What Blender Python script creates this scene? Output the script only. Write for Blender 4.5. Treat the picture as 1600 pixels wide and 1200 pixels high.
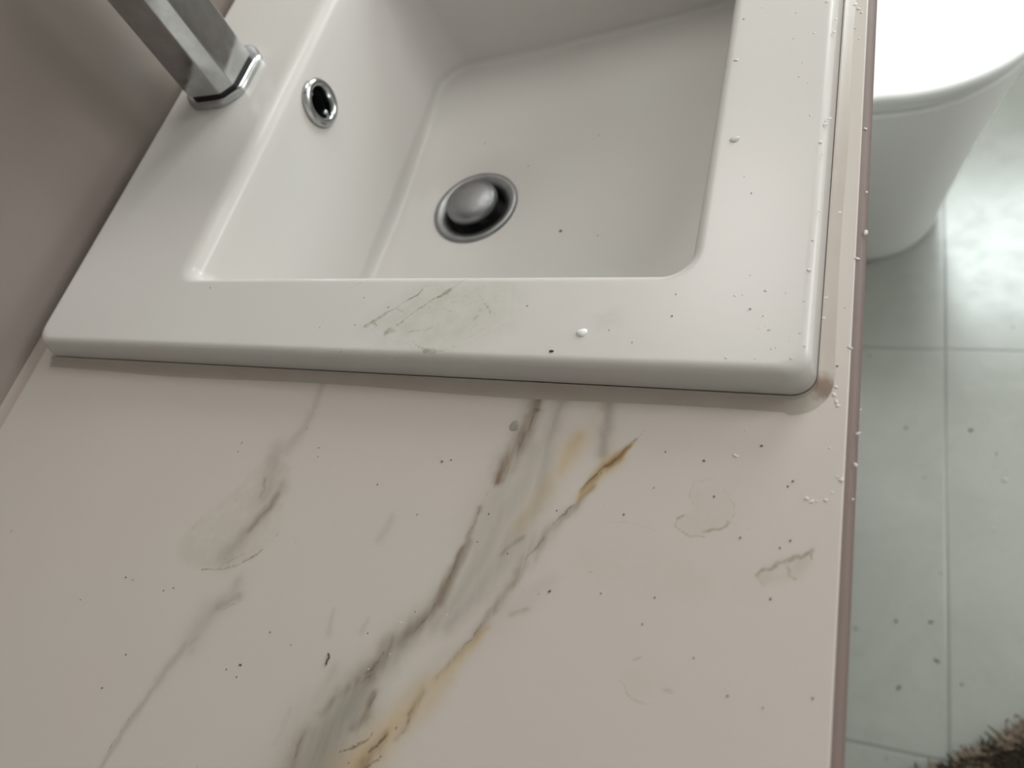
import bpy, bmesh, math, random
import numpy as np
from mathutils import Vector, Matrix

for o in list(bpy.data.objects):
    bpy.data.objects.remove(o)
scene = bpy.context.scene
COL = scene.collection
random.seed(7)
PI = math.pi

# ------------------------------------------------------------------ camera
COUNTER = 0.877                      # counter top height
RIM = COUNTER + 0.017                # top of the washbasin rim
CAMZ = RIM + 0.284
FPX = 1198.4
R = np.array([[0.9175, -0.0505, 0.3946], [0.2314, 0.8746, -0.4262], [-0.3236, 0.4823, 0.8141]])
cam_data = bpy.data.cameras.new('camera')
cam = bpy.data.objects.new('camera', cam_data)
COL.objects.link(cam)
M3 = Matrix(R.tolist())
cam.matrix_world = Matrix.Translation((0, 0, CAMZ)) @ M3.to_quaternion().to_matrix().to_4x4()
cam_data.sensor_width = 36
cam_data.lens = FPX / 1600 * 36
cam_data.clip_start = 0.01
cam_data.dof.use_dof = True
cam_data.dof.focus_distance = 0.385
cam_data.dof.aperture_fstop = 7
scene.camera = cam

# ------------------------------------------------------------------ world, light, exposure
world = bpy.data.worlds.new('World')
scene.world = world
world.use_nodes = True
world.node_tree.nodes['Background'].inputs[0].default_value = (0.75, 0.85, 1.0, 1)
world.node_tree.nodes['Background'].inputs[1].default_value = 0.6
scene.view_settings.view_transform = 'Standard'
scene.view_settings.look = 'None'
scene.view_settings.gamma = 1
scene.view_settings.exposure = 0.34
scene.view_settings.use_curve_mapping = False

def area_light(name, loc, rot, sx, sy, power, colour):
    l = bpy.data.lights.new(name, 'AREA')
    l.shape = 'RECTANGLE'; l.size = sx; l.size_y = sy; l.energy = power; l.color = colour
    o = bpy.data.objects.new(name, l); COL.objects.link(o)
    o.location = loc; o.rotation_euler = rot
    return o
X0, X1, Y0, Y1, ZC = -0.487, 1.35, -1.25, 2.05, 2.45      # room
WIN = (0.70, 1.60, 1.15, 2.05)                             # window opening y0,y1,z0,z1 in the right wall
area_light('daylight', (X1+0.02, (WIN[0]+WIN[1])/2, (WIN[2]+WIN[3])/2), (0, PI/2, 0), WIN[3]-WIN[2]-.08, WIN[1]-WIN[0]-.08, 12, (1.0, 0.975, 0.95))
WIN2 = (0.12, 0.92, 1.10, 2.00)                            # x0,x1,z0,z1 of the window in the far wall
area_light('daylight', ((WIN2[0]+WIN2[1])/2, Y1+0.02, (WIN2[2]+WIN2[3])/2), (-PI/2, 0, 0), WIN2[1]-WIN2[0]-.08, WIN2[3]-WIN2[2]-.08, 19, (0.91, 1.0, 0.97))
LX, LY = -0.29, 1.40                                       # ceiling lamp above the toilet end of the vanity
area_light('ceiling_lamp_light', (LX, LY, ZC-0.075), (0, 0, 0), 0.34, 0.70, 4.8, (1.0, 0.95, 0.92))

# ------------------------------------------------------------------ helpers
def link(name, me, mat=None, parent=None):
    o = bpy.data.objects.new(name, me); COL.objects.link(o)
    if mat is not None: me.materials.append(mat)
    if parent is not None: o.parent = parent
    return o
def obj(name, bm, mat=None, parent=None, smooth=True, angle=35):
    bmesh.ops.recalc_face_normals(bm, faces=bm.faces)
    me = bpy.data.meshes.new(name); bm.to_mesh(me); bm.free()
    if smooth:
        for p in me.polygons: p.use_smooth = True
        try: me.set_sharp_from_angle(angle=math.radians(angle))
        except Exception: pass
    return link(name, me, mat, parent)
def tag(o, label, cat, group=None):
    o['label'] = label; o['category'] = cat
    if group: o['group'] = group
    return o
def structure(o):
    o['kind'] = 'structure'; return o
def empty(name, loc, label, cat, group=None):
    o = bpy.data.objects.new(name, None); COL.objects.link(o)
    o.location = loc; o.empty_display_size = .02
    bpy.context.view_layer.update()
    return tag(o, label, cat, group)
def adopt(root, *kids):
    for k in kids:
        k.parent = root
        k.matrix_parent_inverse = Matrix.Translation(root.location).inverted()
def box(bm, x0, x1, y0, y1, z0, z1):
    vs = [bm.verts.new((x, y, z)) for x in (x0, x1) for y in (y0, y1) for z in (z0, z1)]
    for f in ((0,1,3,2),(4,6,7,5),(0,4,5,1),(2,3,7,6),(0,2,6,4),(1,5,7,3)):
        bm.faces.new([vs[i] for i in f])
    return vs
def boxobj(name, b, mat, parent=None, bev=0.0, seg=2):
    bm = bmesh.new(); box(bm, *b)
    if bev: bmesh.ops.bevel(bm, geom=bm.edges[:], offset=bev, segments=seg, affect='EDGES', profile=.6)
    return obj(name, bm, mat, parent, smooth=bool(bev))
def loft(bm, rings, close_start=False, close_end=False):
    vr = [[bm.verts.new(p) for p in r] for r in rings]
    n = len(vr[0])
    for a, b in zip(vr[:-1], vr[1:]):
        for i in range(n):
            j = (i+1) % n
            bm.faces.new((a[i], a[j], b[j], b[i]))
    if close_start: bm.faces.new(vr[0][::-1])
    if close_end: bm.faces.new(vr[-1])
    return vr
def lathe(bm, prof, cx, cy, n=64):
    rings = [[(cx+r*math.cos(2*PI*i/n), cy+r*math.sin(2*PI*i/n), z) for i in range(n)] for r, z in prof]
    return loft(bm, rings)

# where a line of sight of the photograph meets a horizontal plane of the room
def on_plane(u, v, z):
    d = R @ np.array([(u-800)/FPX, -(v-600)/FPX, -1.0])
    d = d * ((CAMZ - z) / -d[2])
    return np.array([d[0], d[1]])
def trace(pts, z):
    return np.array([on_plane(u, v, z) for u, v in pts])

# ------------------------------------------------------------------ materials
class NT:
    def __init__(s, name):
        s.m = bpy.data.materials.new(name); s.m.use_nodes = True
        s.t = s.m.node_tree; s.b = s.t.nodes['Principled BSDF']
    def n(s, typ, **kw):
        n = s.t.nodes.new(typ)
        for k, v in kw.items():
            if k.startswith('i_'):
                key = k[2:]; key = int(key) if key.isdigit() else key.replace('_', ' ')
                if hasattr(v, 'is_output') or isinstance(v, bpy.types.NodeSocket): s.t.links.new(v, n.inputs[key])
                else: n.inputs[key].default_value = v
            else: setattr(n, k, v)
        return n
    def link(s, a, b): s.t.links.new(a, b)
    def math(s, op, a, b=None, c=None, clamp=False):
        n = s.t.nodes.new('ShaderNodeMath'); n.operation = op; n.use_clamp = clamp
        for i, v in enumerate((a, b, c)):
            if v is None: continue
            if isinstance(v, (int, float)): n.inputs[i].default_value = v
            else: s.t.links.new(v, n.inputs[i])
        return n.outputs[0]
    def ramp(s, v, lo, hi, a=0.0, b=1.0):
        n = s.t.nodes.new('ShaderNodeMapRange'); n.interpolation_type = 'SMOOTHSTEP'
        s.t.links.new(v, n.inputs[0])
        for i, x in zip((1, 2, 3, 4), (lo, hi, a, b)): n.inputs[i].default_value = x
        return n.outputs[0]
    def noise(s, scale, detail=3, rough=.55, vec=None, dist=0.0):
        n = s.t.nodes.new('ShaderNodeTexNoise')
        n.inputs['Scale'].default_value = scale; n.inputs['Detail'].default_value = detail
        n.inputs['Roughness'].default_value = rough; n.inputs['Distortion'].default_value = dist
        s.t.links.new(vec if vec is not None else s.pos(), n.inputs['Vector'])
        return n.outputs[0]
    def pos(s):
        if not hasattr(s, '_p'): s._p = s.t.nodes.new('ShaderNodeTexCoord').outputs['Object']
        return s._p
    def mix(s, fac, a, b, mode='MIX'):
        n = s.t.nodes.new('ShaderNodeMix'); n.data_type = 'RGBA'; n.blend_type = mode
        for k, v in ((0, fac), (6, a), (7, b)):
            if isinstance(v, (int, float)): n.inputs[k].default_value = v
            elif isinstance(v, tuple): n.inputs[k].default_value = (*v, 1) if len(v) == 3 else v
            else: s.t.links.new(v, n.inputs[k])
        return n.outputs[2]
    def attr(s, name):
        n = s.t.nodes.new('ShaderNodeAttribute'); n.attribute_name = name; return n.outputs['Fac']
    def set(s, **kw):
        for k, v in kw.items():
            i = s.b.inputs[k.replace('_', ' ')]
            if isinstance(v, bpy.types.NodeSocket): s.t.links.new(v, i)
            else: i.default_value = (*v, 1) if isinstance(v, tuple) and len(v) == 3 else v
        return s
    def bump(s, h, strength, dist):
        n = s.t.nodes.new('ShaderNodeBump'); n.inputs['Strength'].default_value = strength
        n.inputs['Distance'].default_value = dist; s.t.links.new(h, n.inputs['Height'])
        s.t.links.new(n.outputs[0], s.b.inputs['Normal'])

def simple(name, col, rough=.5, metal=0.0, spec=.5, coat=0.0, vary=.04, scale=30.0, bump=0.0):
    m = NT(name)
    nz = m.noise(scale, 3)
    m.set(Base_Color=m.mix(nz, tuple(c*(1-vary) for c in col), tuple(min(1, c*(1+vary)) for c in col)),
          Roughness=rough, Metallic=metal, Specular_IOR_Level=spec, Coat_Weight=coat)
    if bump: m.bump(m.noise(scale*4, 4), bump, .001)
    return m.m

M_wall = simple('taupe_wall_tile', (.235, .20, .178), .30, vary=.03, scale=6)
M_white_wall = simple('white_painted_plaster', (.80, .78, .75), .6, scale=5)
M_ceiling = simple('white_ceiling_paint', (.78, .78, .76), .8)
M_white = simple('white_plastic', (.74, .755, .755), .32, vary=.01)
M_porcelain = simple('glazed_white_porcelain', (.78, .79, .79), .34, vary=.01, spec=.35)
M_cab = simple('white_cabinet_board', (.72, .71, .69), .35)
M_steel = simple('brushed_steel', (.55, .55, .56), .3, metal=1.0)
M_black = simple('cavity_shade_black', (.008, .008, .009), .7)  # near-black colour stands for the shade inside holes and recesses
M_frame = simple('white_window_frame', (.8, .8, .8), .4)

def chrome(name, dark=.62, rough=.07):
    m = NT(name)
    sp = m.noise(90, 4, .6)
    c = m.mix(m.ramp(sp, .35, .7), (dark*.86, dark*.88, dark*.9), (dark, dark*1.02, dark*1.03))
    m.set(Base_Color=c, Metallic=1.0, Roughness=m.ramp(m.noise(140, 4), .3, .75, rough, rough+.13))
    return m.m
M_chrome = chrome('water_spotted_chrome', .58, .09)
M_chrome_dull = chrome('dull_limescaled_chrome', .27, .36)
M_chrome_ring = chrome('polished_chrome_ring', .55, .08)

# basin ceramic: white glaze with greenish-brown dried smears on the near rim
def ceramic():
    m = NT('white_basin_glaze')
    big = m.noise(7, 2)
    base = m.mix(m.ramp(big, .3, .7), (.60, .568, .548), (.585, .574, .545))
    fine = m.noise(420, 5, .7); mid = m.noise(130, 4, .6)
    fill = m.math('MULTIPLY', m.attr('smear'), m.ramp(mid, .3, .7, .35, 1.0))
    base = m.mix(m.math('MULTIPLY', fill, .6, clamp=True), base, (.39, .375, .28))
    d = m.math('ADD', m.attr('line_d'), m.math('MULTIPLY', m.math('SUBTRACT', fine, .5), 1.6))
    ln = m.math('MULTIPLY', m.ramp(d, .2, 1.3, 1.0, 0.0), m.attr('line_i'))
    ln = m.math('MULTIPLY', ln, m.ramp(mid, .38, .62, .25, 1.0))
    base = m.mix(ln, base, (.22, .185, .13))
    m.set(Base_Color=base, Roughness=m.math('ADD', m.math('MULTIPLY', m.attr('smear'), .1), .24), Specular_IOR_Level=.24)
    m.bump(m.noise(16, 2), .05, .002)
    return m.m
M_ceramic = ceramic()

# marbled laminate
def laminate():
    m = NT('marbled_laminate')
    big = m.noise(5, 2)
    base = m.mix(m.ramp(big, .35, .65), (.52, .465, .432), (.515, .472, .436))
    fine = m.noise(500, 5, .7); mid = m.noise(110, 5, .62); lo = m.noise(35, 3)
    # streaks drawn out along the grain of the marbling
    mp = m.t.nodes.new('ShaderNodeMapping'); mp.inputs['Rotation'].default_value = (0, 0, math.radians(-33))
    mp.inputs['Scale'].default_value = (130, 16, 40); m.link(m.pos(), mp.inputs[0])
    streak = m.noise(1, 5, .62, mp.outputs[0])
    ga = m.math('MULTIPLY', m.attr('grey'), m.ramp(streak, .25, .72, .8, 1.12), clamp=True)
    base = m.mix(ga, base, (.27, .248, .212))
    gg = m.math('MULTIPLY', m.attr('gold'), m.ramp(streak, .25, .7, .7, 1.15), clamp=True)
    base = m.mix(gg, base, (.46, .34, .19))
    base = m.mix(m.ramp(m.attr('rust'), .1, 1.0), base, (.26, .13, .035))
    br = m.math('MULTIPLY', m.attr('brown'), m.ramp(streak, .32, .64, .35, 1.3), clamp=True)
    base = m.mix(br, base, (.165, .115, .07))
    d = m.math('ADD', m.attr('line_d'), m.math('MULTIPLY', m.math('SUBTRACT', mid, .5), 2.2))
    ln = m.math('MULTIPLY', m.ramp(d, .0, 1.4, 1.0, 0.0), m.attr('line_i'))
    ln = m.math('MULTIPLY', ln, m.ramp(fine, .3, .6, .55, 1.0))
    base = m.mix(ln, base, (.085, .058, .035))
    # dried-on splash stains: faint fill, darker broken rims
    st = m.math('MULTIPLY', m.attr('smear'), m.ramp(mid, .35, .65, .2, 1.0))
    base = m.mix(m.math('MULTIPLY', st, .5, clamp=True), base, (.33, .27, .20))
    d2 = m.math('ADD', m.attr('ring_d'), m.math('MULTIPLY', m.math('SUBTRACT', fine, .5), 2.0))
    r2 = m.math('MULTIPLY', m.ramp(d2, .0, 1.3, 1.0, 0.0), m.attr('ring_i'))
    base = m.mix(m.math('MULTIPLY', r2, m.ramp(mid, .35, .6, .3, 1.0)), base, (.24, .185, .125))
    # tiny flecks of dirt
    vo = m.t.nodes.new('ShaderNodeTexVoronoi'); vo.inputs['Scale'].default_value = 120; m.link(m.pos(), vo.inputs['Vector'])
    sel = m.ramp(vo.outputs['Color'], .78, .80)
    fl = m.math('MULTIPLY', m.ramp(vo.outputs['Distance'], .035, .065, 1.0, 0.0), sel)
    base = m.mix(m.math('MULTIPLY', fl, m.ramp(lo, .45, .6, .0, .6)), base, (.16, .12, .09))
    m.set(Base_Color=base, Roughness=.27, Specular_IOR_Level=.3)
    m.bump(m.noise(900, 3), .04, .0006)
    return m.m
M_laminate = laminate()
M_edge = simple('dusty_rose_edge_band', (.17, .122, .11), .6, vary=.08, scale=60)

# floor tiles, 0.6 m, with dark grout
GX, GY, TP = 0.146, 0.7205, 0.60
def floor_mat():
    m = NT('pale_stone_floor_tile')
    s = m.t.nodes.new('ShaderNodeSeparateXYZ'); m.link(m.pos(), s.inputs[0])
    def line(sock, off, w):
        a = m.math('ABSOLUTE', m.math('SUBTRACT', m.math('FLOORED_MODULO', m.math('ADD', sock, -off+TP/2), TP), TP/2))
        return m.ramp(a, w*.5, w*1.2, 1.0, 0.0)
    g = m.math('MAXIMUM', line(s.outputs[0], GX, .0028), line(s.outputs[1], GY, .0028))
    n1 = m.noise(6, 6, .6, dist=.6); n2 = m.noise(24, 5, .65); n3 = m.noise(2.4, 3)
    c = m.mix(m.ramp(n1, .3, .7), (.52, .545, .515), (.60, .62, .59))
    c = m.mix(m.math('MULTIPLY', m.ramp(n2, .52, .72), .2), c, (.38, .385, .34))
    c = m.mix(m.math('MULTIPLY', m.ramp(n3, .45, .75), .3), c, (.66, .68, .66))
    c = m.mix(m.math('MULTIPLY', g, .55), c, (.25, .26, .24))
    vo = m.t.nodes.new('ShaderNodeTexVoronoi'); vo.inputs['Scale'].default_value = 22; m.link(m.pos(), vo.inputs['Vector'])
    fl = m.math('MULTIPLY', m.ramp(vo.outputs['Distance'], .05, .11, 1.0, 0.0), m.ramp(vo.outputs['Color'], .6, .62))
    c = m.mix(m.math('MULTIPLY', fl, .45), c, (.22, .22, .18))
    c = m.mix(1.0, c, (.50, .505, .485), 'MULTIPLY')
    m.set(Base_Color=c, Specular_IOR_Level=.85, Roughness=m.ramp(n2, .3, .7, .20, .27))
    m.bump(m.math('SUBTRACT', 0.0, g), .4, .001)
    return m.m
M_floor = floor_mat()

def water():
    m = NT('glint_whitened_water'); m.set(Base_Color=(.93, .92, .90), Roughness=.03, IOR=1.40, Transmission_Weight=.5)  # white, half-opaque body paints the window glints into the drops
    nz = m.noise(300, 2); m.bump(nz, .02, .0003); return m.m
M_water_glint = water()
M_clear = NT('clear_water_film').set(Base_Color=(1.0, 1.0, 1.0), Roughness=.02, IOR=1.33, Transmission_Weight=1.0).m
M_foam = simple('milky_soap_drop', (.80, .82, .80), .12, vary=.02, scale=800)
M_crumb = simple('dark_brown_crumb', (.07, .052, .04), .7, vary=.3, scale=900)
M_crumb_pale = simple('pale_crumb', (.62, .62, .56), .6, vary=.1, scale=900)
M_crumb_grey = simple('grey_brown_crumb', (.20, .165, .13), .7, vary=.3, scale=900)

# ------------------------------------------------------------------ room shell
T = .1
structure(boxobj('floor', (X0-T, X1+T, Y0-T, Y1+T, -T, 0), M_floor))
structure(boxobj('ceiling', (X0-T, X1+T, Y0-T, Y1+T, ZC, ZC+T), M_ceiling))
structure(boxobj('wall_left', (X0-T, X0, Y0-T, Y1+T, 0, ZC), M_wall))
structure(boxobj('wall_near', (X0, X1, Y0-T, Y0, 0, ZC), M_white_wall))
gl = NT('frosted_window_glass'); gl.set(Base_Color=(.95, .98, .98), Roughness=.3, Transmission_Weight=1.0, IOR=1.1)
gl.bump(gl.noise(200, 2), .05, .001)
def wall_with_window(wall, window, a0, a1, w, face, along_x):
    q0, q1, z0, z1 = w
    def bx(bm, p0, p1, d0, d1, za, zb):
        if along_x: box(bm, p0, p1, face+d0, face+d1, za, zb)
        else: box(bm, face+d0, face+d1, p0, p1, za, zb)
    bm = bmesh.new()
    bx(bm, a0, q0, 0, T, 0, ZC); bx(bm, q1, a1, 0, T, 0, ZC); bx(bm, q0, q1, 0, T, 0, z0); bx(bm, q0, q1, 0, T, z1, ZC)
    structure(obj(wall, bm, M_white_wall, smooth=False))
    bm = bmesh.new()
    for p0, p1, za, zb in ((q0, q0+.04, z0, z1), (q1-.04, q1, z0, z1), (q0+.04, q1-.04, z0, z0+.04), (q0+.04, q1-.04, z1-.04, z1)):
        bx(bm, p0, p1, .05, .09, za, zb)
    win = structure(obj(window, bm, M_frame, smooth=False))
    bm = bmesh.new(); bx(bm, q0+.04, q1-.04, .068, .072, z0+.04, z1-.04)
    adopt(win, obj('pane', bm, gl.m, smooth=False))
wall_with_window('wall_right', 'window_1', Y0-T, Y1+T, WIN, X1, False)
wall_with_window('wall_far', 'window_2', X0, X1, WIN2, Y1, True)
# ceiling lamp
lamp = empty('ceiling_lamp', (LX, LY, ZC), 'flat white ceiling lamp above the toilet', 'lamp')
b_ = boxobj('base', (LX-.18, LX+.18, LY-.36, LY+.36, ZC-.03, ZC), M_frame, bev=.004)
dm = NT('opal_lamp_cover'); dm.set(Base_Color=(.9, .88, .85), Roughness=.5, Emission_Color=(1, .98, .95), Emission_Strength=1.2)
c_ = boxobj('lamp_cover', (LX-.172, LX+.172, LY-.352, LY+.352, ZC-.066, ZC-.03), dm.m, bev=.006)
adopt(lamp, b_, c_)

# ------------------------------------------------------------------ stroke fields
def seg_field(P, poly, hw):
    """distance (in half widths) of points P to a polyline with a half width per vertex"""
    best = np.full(len(P), 1e9)
    for (a, b, wa, wb) in zip(poly[:-1], poly[1:], hw[:-1], hw[1:]):
        ab = b-a; L2 = ab@ab+1e-12
        t = np.clip(((P-a)@ab)/L2, 0, 1)
        d = np.hypot(*(P-a-t[:, None]*ab).T) / (wa+(wb-wa)*t)
        best = np.minimum(best, d)
    return best
def inside(P, poly):
    x, y = P.T; r = np.zeros(len(P), bool); n = len(poly)
    for i in range(n):
        a, b = poly[i], poly[(i+1) % n]
        c = ((a[1] > y) != (b[1] > y)) & (x < (b[0]-a[0])*(y-a[1])/(b[1]-a[1]+1e-12)+a[0])
        r ^= c
    return r
def poly_mask(P, poly, soft):
    d = seg_field(P, np.vstack([poly, poly[:1]]), np.full(len(poly)+1, soft))
    return np.where(inside(P, poly), np.clip(.5+d*.5, 0, 1), np.clip(.5-d*.5, 0, 1))
def widths(ws, n, mmpp):
    ws = ws if isinstance(ws, (list, tuple)) else [ws]
    return np.interp(np.linspace(0, 1, n), np.linspace(0, 1, len(ws)), ws)*mmpp
def soft_field(P, strokes, z, mmpp):
    out = np.zeros(len(P))
    for pts, ws, k in strokes:
        d = seg_field(P, trace(pts, z), widths(ws, len(pts), mmpp))
        out = np.maximum(out, k*np.exp(-.75*d**1.8))
    return out
def line_field(P, strokes, z, mmpp):
    D = np.full(len(P), 9.0); I = np.zeros(len(P))
    for pts, ws, k in strokes:
        d = seg_field(P, trace(pts, z), widths(ws, len(pts), mmpp))
        m = d < D; D[m] = d[m]; I[m] = k
    return D, I
def warp(P):
    rs = np.random.RandomState(5); out = P.copy()
    for scale, amp in ((.022, .0009), (.008, .0004), (.003, .00035)):
        g = rs.normal(size=(2, 256, 256)); q = P/scale; i0 = np.floor(q).astype(int); f = q-i0; f = f*f*(3-2*f)
        a, b = i0[:, 0] % 256, i0[:, 1] % 256; a1, b1 = (a+1) % 256, (b+1) % 256
        for c in (0, 1):
            v = (g[c, a, b]*(1-f[:, 0])+g[c, a1, b]*f[:, 0])*(1-f[:, 1])+(g[c, a, b1]*(1-f[:, 0])+g[c, a1, b1]*f[:, 0])*f[:, 1]
            out[:, c] += v*amp
    return out
def put(me, name, arr):
    a = me.attributes.new(name, 'FLOAT', 'POINT'); a.data.foreach_set('value', arr.astype(np.float32))

# ------------------------------------------------------------------ countertop
PX = .00028          # size of one photograph pixel on the counter, metres
CX1 = .0028
GREY = [
 ([(835,600),(832,650),(815,700),(790,745),(770,800),(755,850)], [14,18,22,26,34,34], .40),
 ([(880,610),(865,670),(848,725),(835,790),(790,860),(750,920),(700,975)], [10,12,14,18,24,20,16], .55),
 ([(840,700),(800,780),(765,850),(730,915),(680,975)], [20,24,24,20,16], .50),
 ([(735,845),(712,890),(685,940),(650,980),(600,1030),(560,1070)], [8,10,14,18,20,18], .72),
 ([(572,1055),(540,1110),(510,1160),(480,1240)], [22,36,46,56], .95),
 ([(560,1100),(535,1160),(510,1240)], [26,32,38], .35),
 ([(520,1050),(490,1110),(455,1160),(420,1230)], [10,16,20,24], .35),
 ([(860,900),(780,960),(700,1030),(640,1090)], [10,26,22,14], .16),
 ([(505,590),(490,640),(478,668),(448,706)], [7,8,9,14], .38),
 ([(440,705),(425,740),(408,780)], [17,18,16], .42),
 ([(412,750),(403,780)], [6,5], .65),
 ([(436,765),(410,805),(388,832),(352,870)], [12,9,12,20], .50),
 ([(372,905),(365,930),(330,960),(295,1010)], [10,14,20,16], .42),
 ([(372,930),(345,950)], [8,11], .62),
 ([(310,996),(298,1008)], [7,6], .55),
 ([(290,1010),(262,1045),(230,1090),(200,1130),(160,1190),(140,1230)], [9,9,7,6,4,4], .50),
 ([(945,600),(946,660),(940,712)], [10,9,9], .70),
 ([(862,668),(850,700),(842,735)], [4,5,4], .45),
 ([(612,808),(595,842)], [6,8], .28),
 ([(522,950),(511,992)], [3,4], .28),
 ([(578,965),(562,992)], [3,4], .25),
 ([(527,1052),(512,1090)], [4,7], .30),
 ([(455,1110),(432,1165)], [5,8], .32),
 ([(748,938),(742,958)], [5,5], .25),
]
GOLD = [
 ([(908,685),(893,705),(872,735)], [12,15,10], .75),
 ([(858,750),(835,785),(812,822)], [13,15,12], .35),
 ([(930,640),(918,680)], [8,8], .18),
 ([(760,985),(700,1045),(660,1085),(620,1130),(575,1175),(540,1230)], [4,10,17,20,26,34], .72),
 ([(700,1060),(672,1095),(630,1140)], [10,14,12], .55),
 ([(985,698),(960,717),(935,740),(905,775)], [3,8,9,7], 1.0), ([(965,712),(945,724)], [9,9], 1.0),
]
BROWN = [
 ([(850,600),(840,640),(828,668),(812,698),(792,722),(776,750)], [9,9,13,13,12,6], .72),
 ([(750,792),(735,832),(716,872),(700,903),(686,938)], [4,5,6,8,8], .55),
 ([(680,945),(655,975),(620,1005)], [7,7,8], .45),
 ([(612,1005),(585,1035),(558,1058)], [10,12,8], .45),
 ([(582,1080),(570,1112),(553,1134)], [4,7,5], .70),
 ([(475,1145),(455,1195),(445,1240)], [9,9,10], .55),
 ([(540,1070),(505,1110)], [5,5], .35),
 ([(990,690),(962,714),(935,738),(905,768)], [2,6,6,4], .40),
 ([(925,762),(890,798),(862,824),(838,852),(815,885)], [4,7,10,11,8], .42),
 ([(815,885),(798,912),(772,948),(742,992),(712,1024),(682,1056)], [8,7,7,6,5,3], .42),
 ([(785,862),(800,850),(823,836)], [2,2,3], .40),
 ([(660,1085),(636,1125),(618,1158)], [5,6,3], .50),
 ([(600,1150),(580,1175),(560,1210),(550,1240)], [5,8,10,12], .55),
 ([(430,778),(405,812),(388,835)], [6,4,4], .35),
 ([(826,945),(802,957)], [3,4], .3),
]
LINES = [
 ([(778,745),(764,768),(752,790)], [1.2,.8,1.2], .25), ([(840,640),(830,668),(815,694)], [2,3,2], .4), ([(575,1048),(560,1064),(538,1078)], [1,1.4,1], .4), ([(474,1148),(462,1170),(456,1195)], [1.4,1.8,1.4], .45),
 ([(752,788),(742,815)], [1.4,1.6], .75),
 ([(742,815),(728,842),(706,890),(696,910)], [1.2,1.6,1.8,1.2], .45),
 ([(682,940),(668,962),(646,990)], [1.2,2,1.2], .5),
 ([(595,1018),(578,1040),(566,1050)], [1.2,2,1.2], .5),
 ([(585,1084),(574,1104)], [1.6,2], .6),
 ([(1005,674),(985,694),(966,712)], [.8,1.2,1.4], .65),
 ([(966,712),(945,728),(918,752),(900,768)], [1.6,1.8,1.6,.9], .70),
 ([(918,768),(900,782),(886,796),(868,815)], [1,1.2,1.6,1.2], .6),
 ([(862,822),(842,848),(822,872)], [1.2,1.8,1.2], .45),
 ([(752,975),(735,998),(715,1020),(684,1052)], [1,1.5,1.2,.8], .5),
 ([(582,1140),(562,1158),(546,1170),(525,1178)], [1.2,2.2,2.4,1], .9),
 ([(606,1150),(594,1160),(572,1172)], [1.6,2.2,1.4], .9),
 ([(645,1108),(630,1135),(624,1152)], [1.2,1.6,1], .6),
 ([(590,1185),(566,1200),(556,1240)], [1.6,2.4,2], .8),
 ([(412,752),(406,766)], [1.3,1.5], .6),
 ([(420,790),(407,808)], [1.2,1.2], .5),
 ([(380,936),(352,952)], [.8,1.2], .35),
 ([(212,1112),(204,1120),(182,1150),(168,1172)], [1.4,1,1,1.4], .6),
]
SMEARPOLY = [
 ([(430,708),(400,735),(360,775),(315,806),(284,838),(275,868),(300,888),(345,890),(392,878),(425,850),(445,790),(455,735)], .0016, .42),
 ([(1083,760),(1078,782),(1086,800),(1058,812),(1048,826),(1066,838),(1092,838),(1124,828),(1145,812),(1150,795),(1140,775),(1108,756)], .0012, .28),
 ([(1180,895),(1200,878),(1232,866),(1268,858),(1272,880),(1250,905),(1225,908),(1195,912)], .0018, .62),
 ([(975,1050),(972,1072),(990,1092),(1018,1100),(1046,1085),(1040,1062),(1010,1045)], .0018, .16),
 ([(900,860),(1000,870),(1180,900),(1170,930),(1000,925),(900,890)], .006, .20),
]
def zz(x0, y0, s, pts): return [(x0+s*a, y0+s*b) for a, b in pts]
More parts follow.
